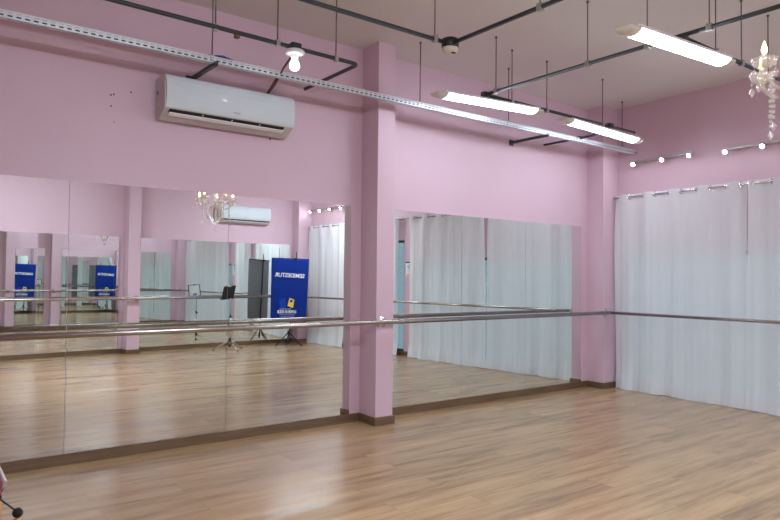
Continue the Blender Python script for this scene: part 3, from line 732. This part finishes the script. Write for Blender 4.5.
# ================================================================== MUSIC STAND
mu = thing('music_stand', 'small music stand with a black desk beside the banner, seen in mirror', 'music stand', (-1.835, -5.43, 0))
tripod(mu, (-1.835, -5.43, 0), [(-2.067, -5.545, 0), (-1.80, -5.215, 0), (-1.575, -5.56, 0)], .075, .165, .0075, CHROME)
bm = NB(); tube(bm, [at(mu, -1.835, -5.43, .05), at(mu, -1.835, -5.43, .55)], .0105, 10); obj('lower_pole', bm, CHROME, mu)
bm = NB(); tube(bm, [at(mu, -1.835, -5.43, .50), at(mu, -1.835, -5.43, .86)], .0075, 10); obj('upper_pole', bm, CHROME, mu)
bm = NB(); lathe(bm, [(.014, -.02), (.016, 0), (.012, .025)], at(mu, -1.835, -5.43, .55), (0, 0, 1), 12); tube(bm, [at(mu, -1.835, -5.43, .545), at(mu, -1.80, -5.43, .545)], .006, 8); obj('clamp_knob', bm, BLACKP, mu)
def desk_mtx():
    rz = Matrix.Rotation(math.radians(-20), 4, 'Z'); rx = Matrix.Rotation(math.radians(-20), 4, 'X'); ry = Matrix.Rotation(math.radians(-4), 4, 'Y')
    return Matrix.Translation(at(mu, -1.885, -5.40, .925)) @ rz @ rx @ ry
def desk(bm_): bmesh.ops.transform(bm_, matrix=desk_mtx(), verts=bm_.verts); return bm_
bm = NB(); box(bm, -.125, .125, -.004, .004, -.115, .115, .002); box(bm, -.125, .125, -.035, -.004, -.118, -.108); dk = obj('desk', desk(bm), BLACKP, mu)
bm = NB(); box(bm, -.108, .108, -.0065, -.0042, -.100, .104); obj('white_sheet', desk(bm), PAPER, dk)
bm = NB(); box(bm, -.05, .055, -.0075, -.0066, -.085, -.045); obj('blue_print', desk(bm), BLUEI, dk)
bm = NB(); box(bm, -.04, .04, -.014, .005, .098, .122, .002); obj('paper_clip', desk(bm), CHROME, dk)
bm = NB(); tube(bm, [at(mu, -1.835, -5.43, .85), at(mu, -1.85, -5.415, .90)], .012, 8); obj('desk_hinge', bm, BLACKP, mu)

# ================================================================== NEAR CORNER: towel stand, towel, headset microphone
ws = thing('towel_stand', 'orange wooden posts of a low stand at the bottom left edge', 'stand', (-5.93, -2.16, 0))
for x, y, zt in ((-5.872, -2.184, .430), (-5.908, -2.050, .452)):
    bm = NB(); q = at(ws, x, y, 0); lathe(bm, [(.010, .021), (.0105, zt - .012), (.012, zt - .010), (.010, zt)], (q.x, q.y, 0), (0, 0, 1), 14); obj('post', bm, PEG, ws, True)
bm = NB(); tube(bm, [at(ws, -5.872, -2.184, .25), at(ws, -5.908, -2.050, .25)], .008, 8); obj('rail', bm, PEG, ws)
bm = NB(); box(bm, -.05, .10, -.13, .10, 0.0005, .02, .004); obj('base', bm, PEG, ws)
tw = thing('pink_towel', 'pink cloth with a white border hanging over the stand at bottom left', 'cloth', (-5.95, -2.0, 0))
def sheet_poly(pts, th, m, name, bend=0):
    bm = NB(); a = [bm.verts.new(at(tw, *p)) for p in pts]; f = bm.faces.new(a)
    r = bmesh.ops.extrude_face_region(bm, geom=[f]); vs = [v for v in r['geom'] if isinstance(v, bmesh.types.BMVert)]
    bmesh.ops.translate(bm, vec=(-.6 * th, .8 * th, 0), verts=vs); bmesh.ops.recalc_face_normals(bm, faces=bm.faces); return obj(name, bm, m, tw)
sheet_poly([(-5.932, -1.941, .588), (-5.904, -2.052, .557), (-5.894, -2.092, .522), (-5.894, -2.090, .503), (-5.903, -2.058, .468), (-5.929, -1.954, .394)], .010, PINKCLOTH, 'cloth')
sheet_poly([(-5.932, -1.941, .598), (-5.905, -2.052, .566), (-5.890, -2.108, .527), (-5.891, -2.107, .507), (-5.894, -2.093, .499), (-5.894, -2.094, .518), (-5.904, -2.053, .552), (-5.932, -1.942, .582)], .012, WHITECLOTH, 'border')
hm = thing('headset_microphone', 'black headset microphone with a round foam tip resting on the stand', 'microphone', (-5.871, -2.187, .431))
bm = NB(); bmesh.ops.create_icosphere(bm, subdivisions=3, radius=.0150, matrix=Matrix.Translation((0, 0, .0160)))
for v in bm.verts: v.co += (v.co - Vector((0, 0, .017))) * random.uniform(-.06, .04)
obj('foam_tip', bm, FOAM, hm, True)
bm = NB(); tube(bm, [(0, 0, .017), (-.010, .045, .021), (-.022, .095, .024), (-.034, .15, .027), (-.06, .24, .024)], .0028, 8); obj('boom', bm, BLACKP, hm)
bm = NB(); tube(bm, [(-.034 + .022 * math.cos(t) * -.3, .130 - .022 * math.cos(t), .024 + .022 * math.sin(t)) for t in [2 * PI * i / 20 for i in range(19)]], .0022, 6); obj('ear_loop', bm, BLACKP, hm)
